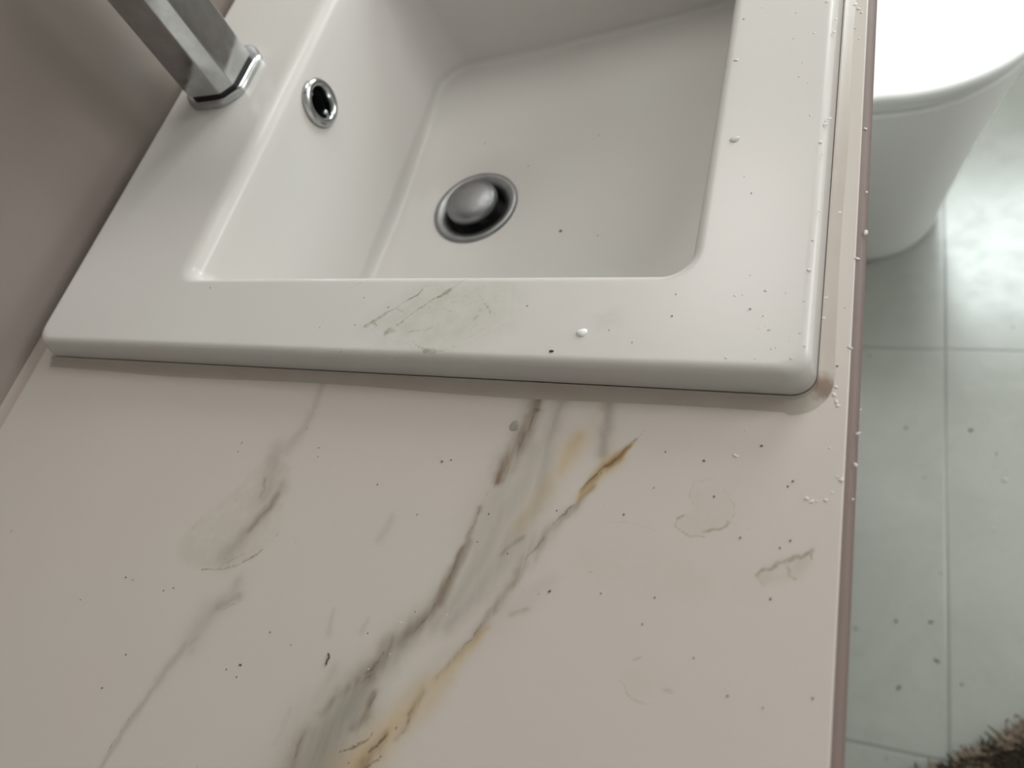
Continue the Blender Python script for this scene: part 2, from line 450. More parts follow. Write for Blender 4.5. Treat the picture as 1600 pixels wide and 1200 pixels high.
RINGS = [
 (zz(1020,720,.175,[(355,410),(330,360),(325,290),(350,200),(430,178),(500,172),(545,190)]), 1.8, .45),
 (zz(1020,720,.175,[(630,250),(680,320),(735,400),(740,460),(690,545)]), 1.6, .40),
 (zz(1020,720,.175,[(690,550),(640,580),(560,600),(500,612),(440,622)]), 2.2, .75),
 (zz(1020,720,.175,[(440,675),(400,660),(310,680),(230,655),(170,605),(185,540),(270,512)]), 2.2, .50),
 (zz(1020,720,.175,[(700,555),(745,575),(800,592),(900,610)]), .9, .45),
 (zz(1020,720,.175,[(930,1005),(1000,945),(1090,930),(1130,890),(1200,885),(1290,840),(1340,850),(1420,800)]), [2.5,4,4,4], .70),
 (zz(1020,720,.175,[(960,1010),(1000,1080)]), 1.6, .6),
 (zz(1020,720,.175,[(1220,910),(1240,1000),(1290,1045)]), 3.2, .6),
 (zz(1020,720,.175,[(1430,800),(1430,880)]), 2, .6),
 (zz(900,780,.35,[(160,95),(230,110),(290,128),(350,160)]), 1.8, .38),
 (zz(900,780,.35,[(110,170),(150,188),(250,192)]), .9, .45),
 (zz(900,780,.35,[(0,315),(80,322)]), .9, .45),
 (zz(900,780,.35,[(205,815),(235,870),(265,905),(335,920)]), 1.8, .45),
 (zz(900,780,.35,[(262,722),(305,710)]), 2.0, .40),
 (zz(900,780,.35,[(390,855),(420,862)]), 4.0, .30),
 ([(318,891),(345,889),(372,882),(400,870),(412,862)], [2.2,3,2.6,1.6], .85),
 ([(342,886),(352,880),(382,868)], 1.0, .5),
 ([(376,770),(366,788),(352,805),(338,812)], 1.0, .40),
 ([(312,815),(290,836),(276,862),(284,884)], 1.0, .35),
 ([(372,805),(388,808),(394,820)], 1.0, .35),
 ([(355,866),(351,876)], 1.6, .5),
 ([(434,832),(431,842)], 2.2, .8), ([(415,840),(428,848)], 1.2, .5),
 ([(1288,585),(1296,600),(1288,618),(1272,630)], [2,6,7,3], .75),
 ([(1303,560),(1300,590)], [4,5], .30),
 ([(440,720),(452,735),(448,755)], 1.2, .4), ([(436,708),(455,712)], 1.2, .4),
 ([(940,615),(948,625)], 3, .4),
]
def arange_mix(parts):
    out = []
    for a, b, s in parts: out += list(np.linspace(a, b, max(2, int(round((b-a)/s))+1)))[:-1]
    return np.array(out + [parts[-1][1]])
BX0, BX1, BY0, BY1 = -.4735, -.0095, .158, .616        # washbasin outline
HX0, HX1, HY0, HY1 = -.395, -.045, .186, .600         # cut-out in the counter below it
xs = arange_mix([(X0+.0005, HX0, .0009), (HX0, HX1, .0009), (HX1, CX1, .0009)])
ys = arange_mix([(-.42, -.05, .02), (-.05, HY0, .0009), (HY0, HY1, .01), (HY1, .70, .02)])
GXX, GYY = np.meshgrid(xs, ys, indexing='ij')
P = np.stack([GXX.ravel(), GYY.ravel()], 1)
nx, ny = len(xs), len(ys)
verts = np.column_stack([P, np.full(len(P), COUNTER)])
ii, jj = np.meshgrid(np.arange(nx-1), np.arange(ny-1), indexing='ij')
cxm = (xs[:-1]+xs[1:])/2; cym = (ys[:-1]+ys[1:])/2
hole = ((cxm > HX0) & (cxm < HX1))[:, None] & ((cym > HY0) & (cym < HY1))[None, :]
keep = ~hole.ravel()
a = (ii*ny+jj).ravel()[keep]
quads = np.column_stack([a, a+ny, a+ny+1, a+1])
used = np.unique(quads); remap = -np.ones(len(P), int); remap[used] = np.arange(len(used))
P2 = P[used]; quads = remap[quads]
me = bpy.data.meshes.new('worktop')
me.vertices.add(len(P2)); me.vertices.foreach_set('co', verts[used].astype(np.float32).ravel())
me.loops.add(quads.size); me.loops.foreach_set('vertex_index', quads.astype(np.int32).ravel())
me.polygons.add(len(quads)); me.polygons.foreach_set('loop_start', np.arange(0, quads.size, 4, dtype=np.int32))
me.update(calc_edges=True); me.validate()
z = COUNTER; PW = warp(P2)
put(me, 'grey', soft_field(PW, GREY, z, PX))
put(me, 'gold', soft_field(PW, GOLD, z, PX))
put(me, 'rust', soft_field(PW, [([(982,701),(964,714),(945,728)], [3,7,4], .75), ([(930,742),(905,764)], [3,2.5], .5), ([(575,1185),(560,1230)], [8,8], .3)], z, PX))
put(me, 'brown', soft_field(PW, BROWN, z, PX))
D, I = line_field(PW, LINES, z, PX); put(me, 'line_d', D); put(me, 'line_i', I)
D, I = line_field(PW, RINGS, z, PX); put(me, 'ring_d', D); put(me, 'ring_i', I)
sm = np.zeros(len(P2))
for pts, soft, k in SMEARPOLY: sm = np.maximum(sm, k*poly_mask(PW, trace(pts, z), soft))
put(me, 'smear', sm)
# thickness: skirts around the outside and the cut-out
bm = bmesh.new(); bm.from_mesh(me)
be = [e for e in bm.edges if e.is_boundary]
r = bmesh.ops.extrude_edge_only(bm, edges=be)
for v in [g for g in r['geom'] if isinstance(g, bmesh.types.BMVert)]: v.co.z -= .030
bm.to_mesh(me); bm.free()
ct = empty('countertop', (X0+.24, .14, COUNTER-.03), 'pinkish white marble-patterned countertop with grey and gold veins and dried stains', 'countertop')
wt = link('worktop', me, M_laminate)
# front edge band: rounded over, dusty rose
bm = bmesh.new()
prof = [(CX1, COUNTER)] + [(CX1+.0004+.0040*math.sin(t), COUNTER-.0045*(1-math.cos(t))) for t in np.linspace(.25, PI/2, 7)] + [(CX1+.0044, COUNTER-.030), (CX1, COUNTER-.030)]
r0 = [[(x, y, zc) for x, zc in prof] for y in (-.42, .70)]
loft(bm, r0, True, True)
eb = obj('edge_band', bm, M_edge, angle=50); eb['label'] = 'dusty rose edge band along the front'
adopt(ct, wt, eb)

# vanity cabinet below
vc = empty('vanity_cabinet', (X0+.23, .14, 0), 'white vanity cabinet under the marbled countertop', 'cabinet')
bm = bmesh.new(); zt = COUNTER-.0305
for b in ((X0+.002, -.05, -.40, -.382, .10, zt), (X0+.002, -.05, .672, .69, .10, zt), (X0+.002, -.05, -.382, .672, .10, .118),
          (X0+.002, X0+.008, -.382, .672, .118, zt), (X0+.05, -.10, -.36, .65, 0, .10)):
    box(bm, *b)
kids = [obj('carcass', bm, M_cab, smooth=False)]
for k in range(3):
    y0 = -.40+k*.3635
    d = boxobj('door', (-.049, -.031, y0+.0015, y0+.362, .10, zt-.012), M_cab, bev=.0015)
    yh = y0+(.32 if k != 1 else .05)
    h = boxobj('handle', (-.0315, -.022, yh-.006, yh+.006, .55, .70), M_steel, bev=.002)
    h.parent = d
    kids.append(d)
adopt(vc, *kids)

# ------------------------------------------------------------------ washbasin
NS = 44       # points per corner
def rrect(x0, x1, y0, y1, r, z, n_side=220, skew=0.0):
    """rounded rectangle; r = radii (near-right, far-right, far-left, near-left)"""
    if not isinstance(r, (tuple, list)): r = (r,)*4
    cs = [(x1-r[0], y0+r[0], -PI/2, r[0]), (x1-r[1], y1-r[1], 0, r[1]), (x0+r[2], y1-r[2], PI/2, r[2]), (x0+r[3], y0+r[3], PI, r[3])]
    pts = []
    for k, (cx, cy, a0, rr) in enumerate(cs):
        for i in range(NS): 
            a_ = a0+(PI/2)*i/(NS-1); pts.append((cx+rr*math.cos(a_), cy+rr*math.sin(a_)))
        nx_ = cs[(k+1) % 4]
        e = pts[-1]; s = (nx_[0]+nx_[3]*math.cos(nx_[2]), nx_[1]+nx_[3]*math.sin(nx_[2]))
        for i in range(1, n_side):
            t = i/n_side; pts.append((e[0]+(s[0]-e[0])*t, e[1]+(s[1]-e[1])*t))
    out = []
    for x, y in pts:
        if skew:      # the far wall bows away from the viewer towards the front
            f = max(0, (y-.45)/.1); f = min(f, 1)
            y += f*skew*((x+.36)/.3)**1.6 if x > -.36 else 0
        out.append((x, y, z))
    return out
IX0, IX1, IY0, IY1 = -.364, -.066, .2105, .550
OR = .010
rings = []
zb = COUNTER+.0005
rings.append(rrect(HX0+.004, HX1-.004, HY0+.004, HY1-.004, .02, zb))
rings.append(rrect(BX0+.005, BX1-.005, BY0+.005, BY1-.005, OR-.003, zb))
rings.append(rrect(BX0+.0012, BX1-.0012, BY0+.0012, BY1-.0012, OR, zb+.0004))
rings.append(rrect(BX0+.0002, BX1-.0002, BY0+.0002, BY1-.0002, OR, zb+.0025))
TP_ = .0022      # the side of the rim slopes out a little towards its foot
rings.append(rrect(BX0+TP_, BX1-TP_, BY0+TP_, BY1-TP_, OR, RIM-.0048))
for t in np.linspace(.15, PI/2, 8):
    o_ = TP_+.0045*(1-math.cos(t)); rings.append(rrect(BX0+o_, BX1-o_, BY0+o_, BY1-o_, OR, RIM-.0045*(1-math.sin(t))))
o_ = TP_+.0045
ra = (.014, .03, .022, .009)
RF = .005      # rim fillet
RL = .013      # softer fillet on the tap side
def inner(off, z, grow=0, skew=.062):
    """outline of the bowl, off metres inside the rim opening"""
    kx = off*1.0
    return rrect(IX0+kx, IX1-off, IY0+off, IY1-off, tuple(max(.004, q-off*.3+grow) for q in ra), z, skew=skew)
outer_top = rrect(BX0+o_, BX1-o_, BY0+o_, BY1-o_, OR, RIM)
def rim_ring(t):      # t 0..1 across rounding from flat to wall
    a_ = t*PI/2
    x0 = IX0-RL*(1-math.sin(a_)); e = RF*(1-math.sin(a_)); 
    zz_ = RF*(1-math.cos(a_))
    pts = rrect(x0, IX1+e, IY0-e, IY1+e, tuple(q+e for q in ra), 0, skew=.062)
    out = []
    for x, y, _ in pts:
        w = min(1, max(0, (-.30-x)/.06))
        zl = RL*.62*(1-math.cos(a_))
        out.append((x, y, RIM-(zz_*(1-w)+zl*w)))
    return out
inner_top = rim_ring(0)
K = 46
for k in range(1, K):
    t = k/K
    rings.append([tuple(np.array(p)*(1-t)+np.array(q)*t) for p, q in zip(outer_top, inner_top)])
for t in np.linspace(0, 1, 9): rings.append(rim_ring(t))
# walls down to the floor
DEP = .130
FL = RIM-DEP
def wallring(dz):
    s = dz/(DEP-.016)
    ex0 = .008+.016*s**1.4
    return rrect(IX0+ex0*s, IX1-.004*s, IY0+.010*s, IY1-.026*s, tuple(q+.006*s for q in ra), RIM-dz, skew=.062)
for dz in np.linspace(.012, DEP-.016, 70): rings.append(wallring(dz))
wr = wallring(DEP-.016)
last = rings[-1]
WX, WY, WR_ = -.2715, .372, .0315
def floor_pt(p, t):
    x = p[0]*(1-t)+WX*t; y = p[1]*(1-t)+WY*t
    return x, y
cxm_, cym_ = WX, WY
FR = .006
def flz(x, y):
    d = math.hypot(x-WX, y-WY)
    return FL + .010*min(1, d/.17) - .0035*math.exp(-((d-.03)/.018)**2 if d > .03 else 0)
def inset(ring, d, z):
    out = []
    n = len(ring)
    for i, p in enumerate(ring):
        q0 = ring[i-3]; q1 = ring[(i+3) % n]
        tx, ty = q1[0]-q0[0], q1[1]-q0[1]; L = math.hypot(tx, ty)+1e-9
        out.append((p[0]-ty/L*d, p[1]+tx/L*d, z))
    return out
for t in np.linspace(.18, 1, 6):
    a_ = t*PI/2
    rr = inset(last, FR*.75*(1-math.cos(a_)), 0)
    out = []
    for (x, y, _) in rr:
        zt_ = flz(x, y); z0_ = RIM-(DEP-.016)
        out.append((x, y, z0_+(zt_-z0_)*math.sin(a_)))
    rings.append(out)
fr = rings[-1]
for t in np.linspace(.06, 1, 26):
    out = []
    for (x, y, _) in fr:
        an = math.atan2(y-WY, x-WX)
        tx, ty = WX+(WR_-.004)*math.cos(an), WY+(WR_-.004)*math.sin(an)
        X_, Y_ = x*(1-t)+tx*t, y*(1-t)+ty*t
        out.append((X_, Y_, flz(X_, Y_)))
    rings.append(out)
# overflow hole in the tap-side wall
OC = np.array([-.3605, .3860, RIM-.0275])
bm = bmesh.new()
vr = loft(bm, rings)
kill = [f for f in bm.faces if (np.linalg.norm(np.array(f.calc_center_median())-OC) < .0125)]
bmesh.ops.delete(bm, geom=kill, context='FACES')
bmesh.ops.recalc_face_normals(bm, faces=bm.faces)
me = bpy.data.meshes.new('washbasin'); bm.to_mesh(me); bm.free()
for p in me.polygons: p.use_smooth = True
co = np.zeros(len(me.vertices)*3, np.float32); me.vertices.foreach_get('co', co); co = co.reshape(-1, 3)
P3 = co[:, :2].astype(float); top = co[:, 2] > RIM-.004
S5 = lambda pts: zz(540, 430, .2, pts)
BL = [
 (S5([(150,395),(220,350),(300,300),(400,250),(510,185),(560,150),(600,110)]), 2.2, .50),
 (S5([(170,395),(230,345),(320,290)]), 3.4, .28),
 (S5([(390,390),(470,335),(560,270),(660,200),(780,140),(860,90),(940,40)]), 1.9, .48),
 (S5([(760,150),(830,115)]), 3.6, .38),
 (S5([(310,445),(345,430),(390,442)]), [5.5,6,3], .50),
 (S5([(480,452),(600,432),(720,400)]), 1.3, .35),
 (S5([(515,510),(560,550),(610,580),(700,597)]), [1.4,1.6,2.4,3.4], .48),
 (S5([(610,590),(700,595)]), 3.6, .4),
 (S5([(700,597),(790,582),(880,540)]), 1.0, .30),
 (S5([(205,540),(200,580),(240,612),(300,620)]), 1.0, .30),
 (S5([(920,485),(960,435),(1045,380)]), 1.6, .38),
 (S5([(1060,270),(1030,320),(1000,350)]), 2.0, .34),
 (S5([(1100,215),(1125,265),(1125,300)]), 2.2, .42),
 (S5([(930,150),(970,190),(1000,245)]), 1.3, .30),
 (S5([(700,270),(760,262),(830,285),(890,300)]), 1.2, .28),
 (S5([(820,210),(900,215)]), 1.2, .28),
 (S5([(660,230),(655,265)]), 1.8, .5),
 (S5([(850,340),(905,350)]), 1.3, .28),
 (S5([(1130,420),(1180,390),(1230,395)]), 1.4, .28),
 (S5([(1040,150),(1080,190)]), 1.4, .30),
 (S5([(1170,170),(1210,150)]), 1.6, .25),
 (S5([(1320,240),(1310,280)]), 1.6, .28),
 (S5([(230,375),(232,410)]), 1.6, .5),
 (S5([(0,130),(60,95),(125,55)]), 1.4, .28),
 (S5([(370,260),(430,280),(470,300)]), 1.6, .28),
 (S5([(950,500),(1050,440),(1120,380)]), 1.2, .2),
 ([(868,528),(855,548),(862,560)], 1.2, .22),
 ([(1180,515),(1195,511)], 1.0, .3), ([(1222,535),(1236,530)], 1.0, .3), ([(1172,482),(1173,487)], 1.2, .4),
]
P3w = P3+(warp(P3)-P3)*.8
D, I = line_field(P3w, BL, RIM, PX*1.15); I = np.minimum(1, I*1.7); I[~top] = 0; put(me, 'line_d', D); put(me, 'line_i', I)
sm = np.zeros(len(P3))
for pts, soft, k in [(S5([(150,400),(600,90),(950,30),(1330,60),(1290,380),(900,560),(600,600),(280,480)]), .008, .60),
                     (S5([(520,320),(700,260),(900,300),(860,420),(600,470),(480,420)]), .005, .15),
                     (S5([(1000,120),(1270,100),(1250,260),(1030,260)]), .005, .75),
                     ([(930,495),(972,480),(975,505),(935,512)], .003, .35)]:
    sm = np.maximum(sm, k*poly_mask(P3w, trace(pts, RIM), soft))
sm[~top] = 0
put(me, 'smear', sm)
basin = link('basin', me, M_ceramic)
sink = empty('washbasin', ((BX0+BX1)/2, (BY0+BY1)/2, COUNTER), 'white ceramic inset washbasin with rectangular bowl on the marbled countertop', 'sink')
# overflow ring on the wall, tilted a few degrees
def overflow():
    tilt = math.radians(6)
    bm = bmesh.new(); n = 64
    prof = [(.0110, -.006), (.0112, .0012), (.0122, .0024), (.0140, .0028), (.0160, .0020), (.0172, .0004), (.0172, -.0012)]
    rot = Matrix.Rotation(PI/2-tilt, 4, 'Y')
    lathe(bm, prof, 0, 0, n)
    bmesh.ops.transform(bm, matrix=Matrix.Translation(OC+np.array([.0012, 0, 0])) @ rot, verts=bm.verts)
    ring = obj('overflow_ring', bm, M_chrome_ring, angle=60)
    bm = bmesh.new()
    lathe(bm, [(.0114, .0), (.0116, -.022), (.0001, -.022)], 0, 0, n)
    bmesh.ops.transform(bm, matrix=Matrix.Translation(OC+np.array([.0012, 0, 0])) @ rot, verts=bm.verts)
    hole = obj('overflow_channel', bm, M_black)
    bm = bmesh.new()       # the two clips seen inside the hole
    for dz in (-.0088, .0088):
        bmesh.ops.create_uvsphere(bm, u_segments=16, v_segments=10, radius=.0020, matrix=Matrix.Translation((dz, 0, -.003)))
    bmesh.ops.transform(bm, matrix=Matrix.Translation(OC+np.array([.0012, 0, 0])) @ rot, verts=bm.verts)
    clip = obj('clip', bm, M_chrome_ring)
    hole.parent = ring; clip.parent = ring
    ring['label'] = 'chrome ring round the dark overflow hole'
    return ring
# drain with raised click plug
def drain():
    bm = bmesh.new(); zf = flz(WX+WR_, WY)
    lathe(bm, [(.0350, zf+.0002), (.0347, zf+.0018), (.0332, zf+.0026), (.0295, zf+.0018), (.0250, zf-.0008), (.0240, zf-.0035), (.0232, zf-.020), (.0232, zf-.050), (.0001, zf-.050)], WX, WY, 96)
    fl = obj('drain', bm, M_chrome_dull, angle=60)
    bm = bmesh.new()
    lathe(bm, [(.0001, zf-.001), (.0180, zf-.001), (.0205, zf+.0015), (.0212, zf+.0055), (.0208, zf+.0080), (.0192, zf+.0098), (.0150, zf+.0112), (.0090, zf+.0120), (.0001, zf+.0123)], WX-.0012, WY+.0008, 96)
    pl = obj('plug', bm, M_chrome_dull, angle=60); pl.parent = fl
    bm = bmesh.new(); lathe(bm, [(.005, zf-.001), (.005, zf-.049)], WX, WY, 20)
    st = obj('plug_stem', bm, M_steel); st.parent = fl
    bm = bmesh.new(); lathe(bm, [(.0231, zf-.012), (.0001, zf-.014)], WX, WY, 60)
    dk = obj('drain_gap_shade', bm, M_black); dk.parent = fl  # black sheet paints the shadow in the gap round the plug
    return fl
adopt(sink, basin, overflow(), drain())

# ------------------------------------------------------------------ sealant strip along the basin foot
def return_mat(m):      # brown grime caught at the front corner
    s_ = m.n('ShaderNodeVectorMath', operation='DISTANCE'); m.link(m.pos(), s_.inputs[0]); g_ = on_plane(1288, 606, COUNTER); s_.inputs[1].default_value = (g_[0], g_[1], COUNTER)
    base = m.b.inputs['Base Color'].links[0].from_socket
    d = m.math('ADD', s_.outputs['Value'], m.math('MULTIPLY', m.math('SUBTRACT', m.noise(300, 3), .5), .006))
    m.set(Base_Color=m.mix(m.ramp(d, .002, .0085, .9, 0.0), base, (.17, .105, .075)))
def sealant():
    # path runs along the near edge, round the front corner and up the front edge
    path = []
    wN, wF = .0078, .0062
    for x in np.linspace(BX0+.004, BX1-.012, 90): path.append((x, BY0-.0002, 0, -1, wN*(.9+.1*math.sin(x*31))))
    for t in np.linspace(0, PI/2, 16): path.append((BX1-.010+.0102*math.sin(t), BY0+.010-.0102*math.cos(t), math.sin(t), -math.cos(t), wN+(wF-wN)*t/(PI/2)))
    for y in np.linspace(BY0+.013, BY1-.01, 90): path.append((BX1+.0002, y, 1, 0, wF*(.95+.05*math.sin(y*47))))
    bm = bmesh.new(); rows = []
    for x, y, nx_, ny_, w in path:
        row = []
        for k, h in ((0, .0001), (0, .0026), (.12, .0012), (.3, .0008), (.6, .0005), (.85, .0002), (1.0, .00005)):
            row.append((x+nx_*w*k, y+ny_*w*k, COUNTER+h))
        rows.append(row)
    loft(bm, rows, True, True)
    m = NT('beige_silicone'); nz = m.noise(40, 3); at = m.noise(15, 2)
    m.set(Base_Color=m.mix(m.ramp(nz, .3, .7), (.40, .345, .31), (.41, .365, .325)), Roughness=.3)
    return_mat(m)
    return tag(obj('sealant_bead', bm, m.m), 'flat beige silicone sealant strip on the countertop along the foot of the basin', 'sealant')
sealant()
bm = bmesh.new()
loft(bm, [[(X0+.0002, y, COUNTER+.0001), (X0+.0002, y, COUNTER+.0045), (X0+.0016, y, COUNTER+.0022), (X0+.0048, y, COUNTER+.0001)] for y in np.linspace(-.41, .69, 40)], True, True)
M_wallseal = simple('brownish_silicone', (.30, .25, .22), .35)
tag(obj('sealant_bead', bm, M_wallseal, angle=60), 'thin brownish sealant bead in the joint between countertop and taupe wall', 'sealant')

# ------------------------------------------------------------------ faucet
def oct_ring(x0, x1, y0, y1, c, z, r=.0012):
    pts = [(x1, y0+c), (x1, y1-c), (x1-c, y1), (x0+c, y1), (x0, y1-c), (x0, y0+c), (x0+c, y0), (x1-c, y0)]
    out = []
    n = len(pts)
    for i, p in enumerate(pts):       # small rounding at every corner
        a_ = np.array(pts[i-1]); b_ = np.array(p); c_ = np.array(pts[(i+1) % n])
        k = r
        p0 = b_+(a_-b_)/np.linalg.norm(a_-b_)*k; p1 = b_+(c_-b_)/np.linalg.norm(c_-b_)*k
        for t in (0, .33, .67, 1): 
            q = (1-t)**2*p0+2*t*(1-t)*b_+t*t*p1; out.append((q[0], q[1], z))
    return out
fx0, fx1, fy0, fy1 = -.4490, -.4045, .3615, .4090
faucet = empty('faucet', ((fx0+fx1)/2, (fy0+fy1)/2, RIM), 'square chrome faucet standing on the basin ledge beside the taupe wall', 'faucet')
bm = bmesh.new()
e = .0045
def fl_ring(i, z): return oct_ring(fx0-.0055+i, fx1+.0032-i, fy0-.0035+i, fy1+.0105-i, .0125, RIM+z, .0052)
loft(bm, [fl_ring(0, .0001), fl_ring(0, .0032), fl_ring(.0006, .0044), fl_ring(.0015, .0052), fl_ring(.0028, .0056)], True, True)
fl_ = obj('base_flange', bm, M_chrome, angle=25)
bm = bmesh.new()
loft(bm, [oct_ring(fx0+.0012, fx1-.0012, fy0+.0012, fy1-.0012, .0078, RIM+q) for q in (.0056, .0092)], True, True)  # black band added to darken the recess: shade put in as colour
shd = obj('recess_shade', bm, M_black, angle=25); shd['label'] = 'black band painted in as shade of the recess under the column'
bm = bmesh.new()
Z1 = RIM+.150
rs = [oct_ring(fx0, fx1, fy0, fy1, .0082, RIM+.0093)]
for t in np.linspace(.1, 1, 8): rs.append(oct_ring(fx0, fx1, fy0, fy1, .0082, RIM+.0093+(Z1-RIM-.0093)*t))
loft(bm, rs, True, True)
body = obj('column', bm, M_chrome, angle=12)
sp = boxobj('spout', (fx1-.001, fx1+.105, fy0+.006, fy1-.006, RIM+.108, RIM+.132), M_chrome, bev=.003)
bm = bmesh.new(); lathe(bm, [(.0001, RIM+.104), (.011, RIM+.104), (.0115, RIM+.1085)], fx1+.088, (fy0+fy1)/2, 32)
ae = obj('aerator', bm, M_steel); ae.parent = sp
lv = boxobj('lever', (fx0-.004, fx1+.055, fy0+.004, fy1-.004, Z1+.001, Z1+.012), M_chrome, bev=.003)
adopt(faucet, fl_, shd, body, sp, lv)

# ------------------------------------------------------------------ toilet
TC, TY = .048, 1.012
def d_ring(cx, hw, back, z, front=None, n=56, sq=2.0):
    fl_ = front if front is not None else hw
    pts = []
    for i in range(n+1):
        t = -PI/2+PI*i/n
        c, s = math.cos(t), math.sin(t)
        pts.append((cx+fl_*abs(c)**(2/sq), TY+hw*math.copysign(abs(s)**(2/sq), s), z))
    m_ = 24
    for i in range(1, m_): pts.append((cx+(back-cx)*i/m_, TY+hw, z))
    for i in range(0, 13): pts.append((back, TY+hw-2*hw*i/12, z))
    for i in range(1, m_): pts.append((back+(cx-back)*i/m_, TY-hw, z))
    return pts
toilet = empty('toilet', (-.12, TY, 0), 'white toilet with closed lid beside the vanity', 'toilet')
bk = X0+.012
bm = bmesh.new()
def prof(z):
    s = z/.385
    hw = .118+.058*s**1.35; cx = .020+.022*s; fr = .118+.060*s**1.25
    return cx, hw, fr
rs = [d_ring(.020, .116, bk, 0.0, .116)]
for z_ in list(np.linspace(.004, .372, 26)):
    c, h, fr_ = prof(z_); rs.append(d_ring(c, h, bk, z_, fr_))
c, h, fr_ = prof(.385)
rs.append(d_ring(c, h-.0005, bk, .379, fr_-.0005)); rs.append(d_ring(c, h-.004, bk, .384, fr_-.004)); rs.append(d_ring(c, h-.02, bk, .385, fr_-.02))
loft(bm, rs, True, True)
tb = obj('bowl', bm, M_porcelain, angle=50)
def slab(name, hw, fr_, z0, z1, mat, rr=.004, dome=0.0, cx=TC, back=-.27):
    bm = bmesh.new(); rs = []
    rs.append(d_ring(cx, hw-rr, back+rr, z0, fr_-rr))
    for t in np.linspace(.15, 1, 4): o2 = rr*(1-math.sin(t*PI/2)); rs.append(d_ring(cx, hw-o2, back+o2, z0+rr*(1-math.cos(t*PI/2)), fr_-o2))
    for t in np.linspace(0, 1, 6): o2 = rr*(1-math.cos(t*PI/2)); rs.append(d_ring(cx, hw-o2, back+o2, z1-rr+rr*math.sin(t*PI/2), fr_-o2))
    for k in np.linspace(.1, .95, 7): rs.append(d_ring(cx, (hw-rr)*(1-k), back*(1-k)+(-.02)*k, z1+dome*math.sin(k*PI/2), (fr_-rr)*(1-k)))
    loft(bm, rs, True, True)
    return obj(name, bm, mat, angle=60)
seat = slab('seat', .176, .176, .387, .401, M_white, .005)
lid = slab('lid', .185, .185, .404, .421, M_white, .006, dome=.004)
cis = boxobj('cistern', (X0+.004, X0+.165, TY-.18, TY+.18, .386, .76), M_porcelain, bev=.018, seg=4)
cil = boxobj('cistern_lid', (X0+.003, X0+.175, TY-.187, TY+.187, .761, .79), M_porcelain, bev=.008, seg=3)
bm = bmesh.new(); lathe(bm, [(.024, .79), (.024, .795), (.0001, .796)], X0+.09, TY, 32); btn = obj('flush_button', bm, M_chrome_ring)
btn.parent = cil
adopt(toilet, tb, seat, lid, cis, cil)

# ------------------------------------------------------------------ shaggy mat on the floor, only its corner in view
def mat():
    rnd = random.Random(3)
    c0 = on_plane(1498, 1200, .02); c1 = on_plane(1600, 1152, .02)
    d = (c1-c0)/np.linalg.norm(c1-c0); nrm = np.array([d[1], -d[0]])      # nrm points away from the photographed floor
    Lx, Ly = .80, .50
    o0 = c0-d*.12
    root = empty('bath_mat', (float(o0[0]), float(o0[1]), 0), 'brown and tan shaggy bath mat on the floor at the lower right', 'mat')
    g = bmesh.new(); nx_, ny_ = 60, 40
    vs = [[None]*(ny_+1) for _ in range(nx_+1)]
    for i in range(nx_+1):
        for j in range(ny_+1):
            p = o0+d*Lx*i/nx_+nrm*Ly*j/ny_
            ed = min(i, nx_-i, j, ny_-j)
            h = .004+.014*min(1, ed/2)
            h += .004*math.sin(i*.9+j*.4)*min(1, ed/2)
            vs[i][j] = g.verts.new((p[0], p[1], h))
    for i in range(nx_):
        for j in range(ny_): g.faces.new((vs[i][j], vs[i+1][j], vs[i+1][j+1], vs[i][j+1]))
    be = [e_ for e_ in g.edges if e_.is_boundary]
    r_ = bmesh.ops.extrude_edge_only(g, edges=be)
    for v in [q for q in r_['geom'] if isinstance(q, bmesh.types.BMVert)]: v.co.z = .0005
    mm = NT('brown_shag_pile'); n1 = mm.noise(16, 3, .5, dist=1.6)
    mm.set(Base_Color=mm.mix(mm.ramp(n1, .42, .56), (.028, .018, .010), (.21, .165, .125)), Roughness=.9)
    base = obj('backing', g, mm.m)
    t = bmesh.new()
    for k in range(9000):
        u, w = rnd.random(), rnd.random()**1.0
        if k < 6500: u = rnd.random()*.45; w = rnd.random()**1.6*.35
        p = o0+d*Lx*u+nrm*Ly*w
        L = rnd.uniform(.014, .024); a_ = rnd.uniform(0, 2*PI); lean = rnd.uniform(.7, 1.3)
        dx, dy = math.cos(a_)*lean*L, math.sin(a_)*lean*L
        r1 = rnd.uniform(.0018, .0034); ca, sa = -math.sin(a_)*r1, math.cos(a_)*r1
        z0 = .006
        q = []
        for s_, hh, rr in ((0, 0, 1), (.45, .75, 1), (1, .9, .25)):
            cx, cy, cz = p[0]+dx*s_, p[1]+dy*s_, z0+L*hh*(1-lean*.4*s_)
            q.append([t.verts.new((cx+ca*rr, cy+sa*rr, cz)), t.verts.new((cx-ca*rr, cy-sa*rr, cz)), t.verts.new((cx, cy, cz+r1*rr*1.5))])
        for A, B in zip(q[:-1], q[1:]):
            for i in range(3): t.faces.new((A[i], A[(i+1) % 3], B[(i+1) % 3], B[i]))
    pile = obj('pile', t, mm.m); pile['kind'] = 'stuff'
    adopt(root, base, pile)
mat()

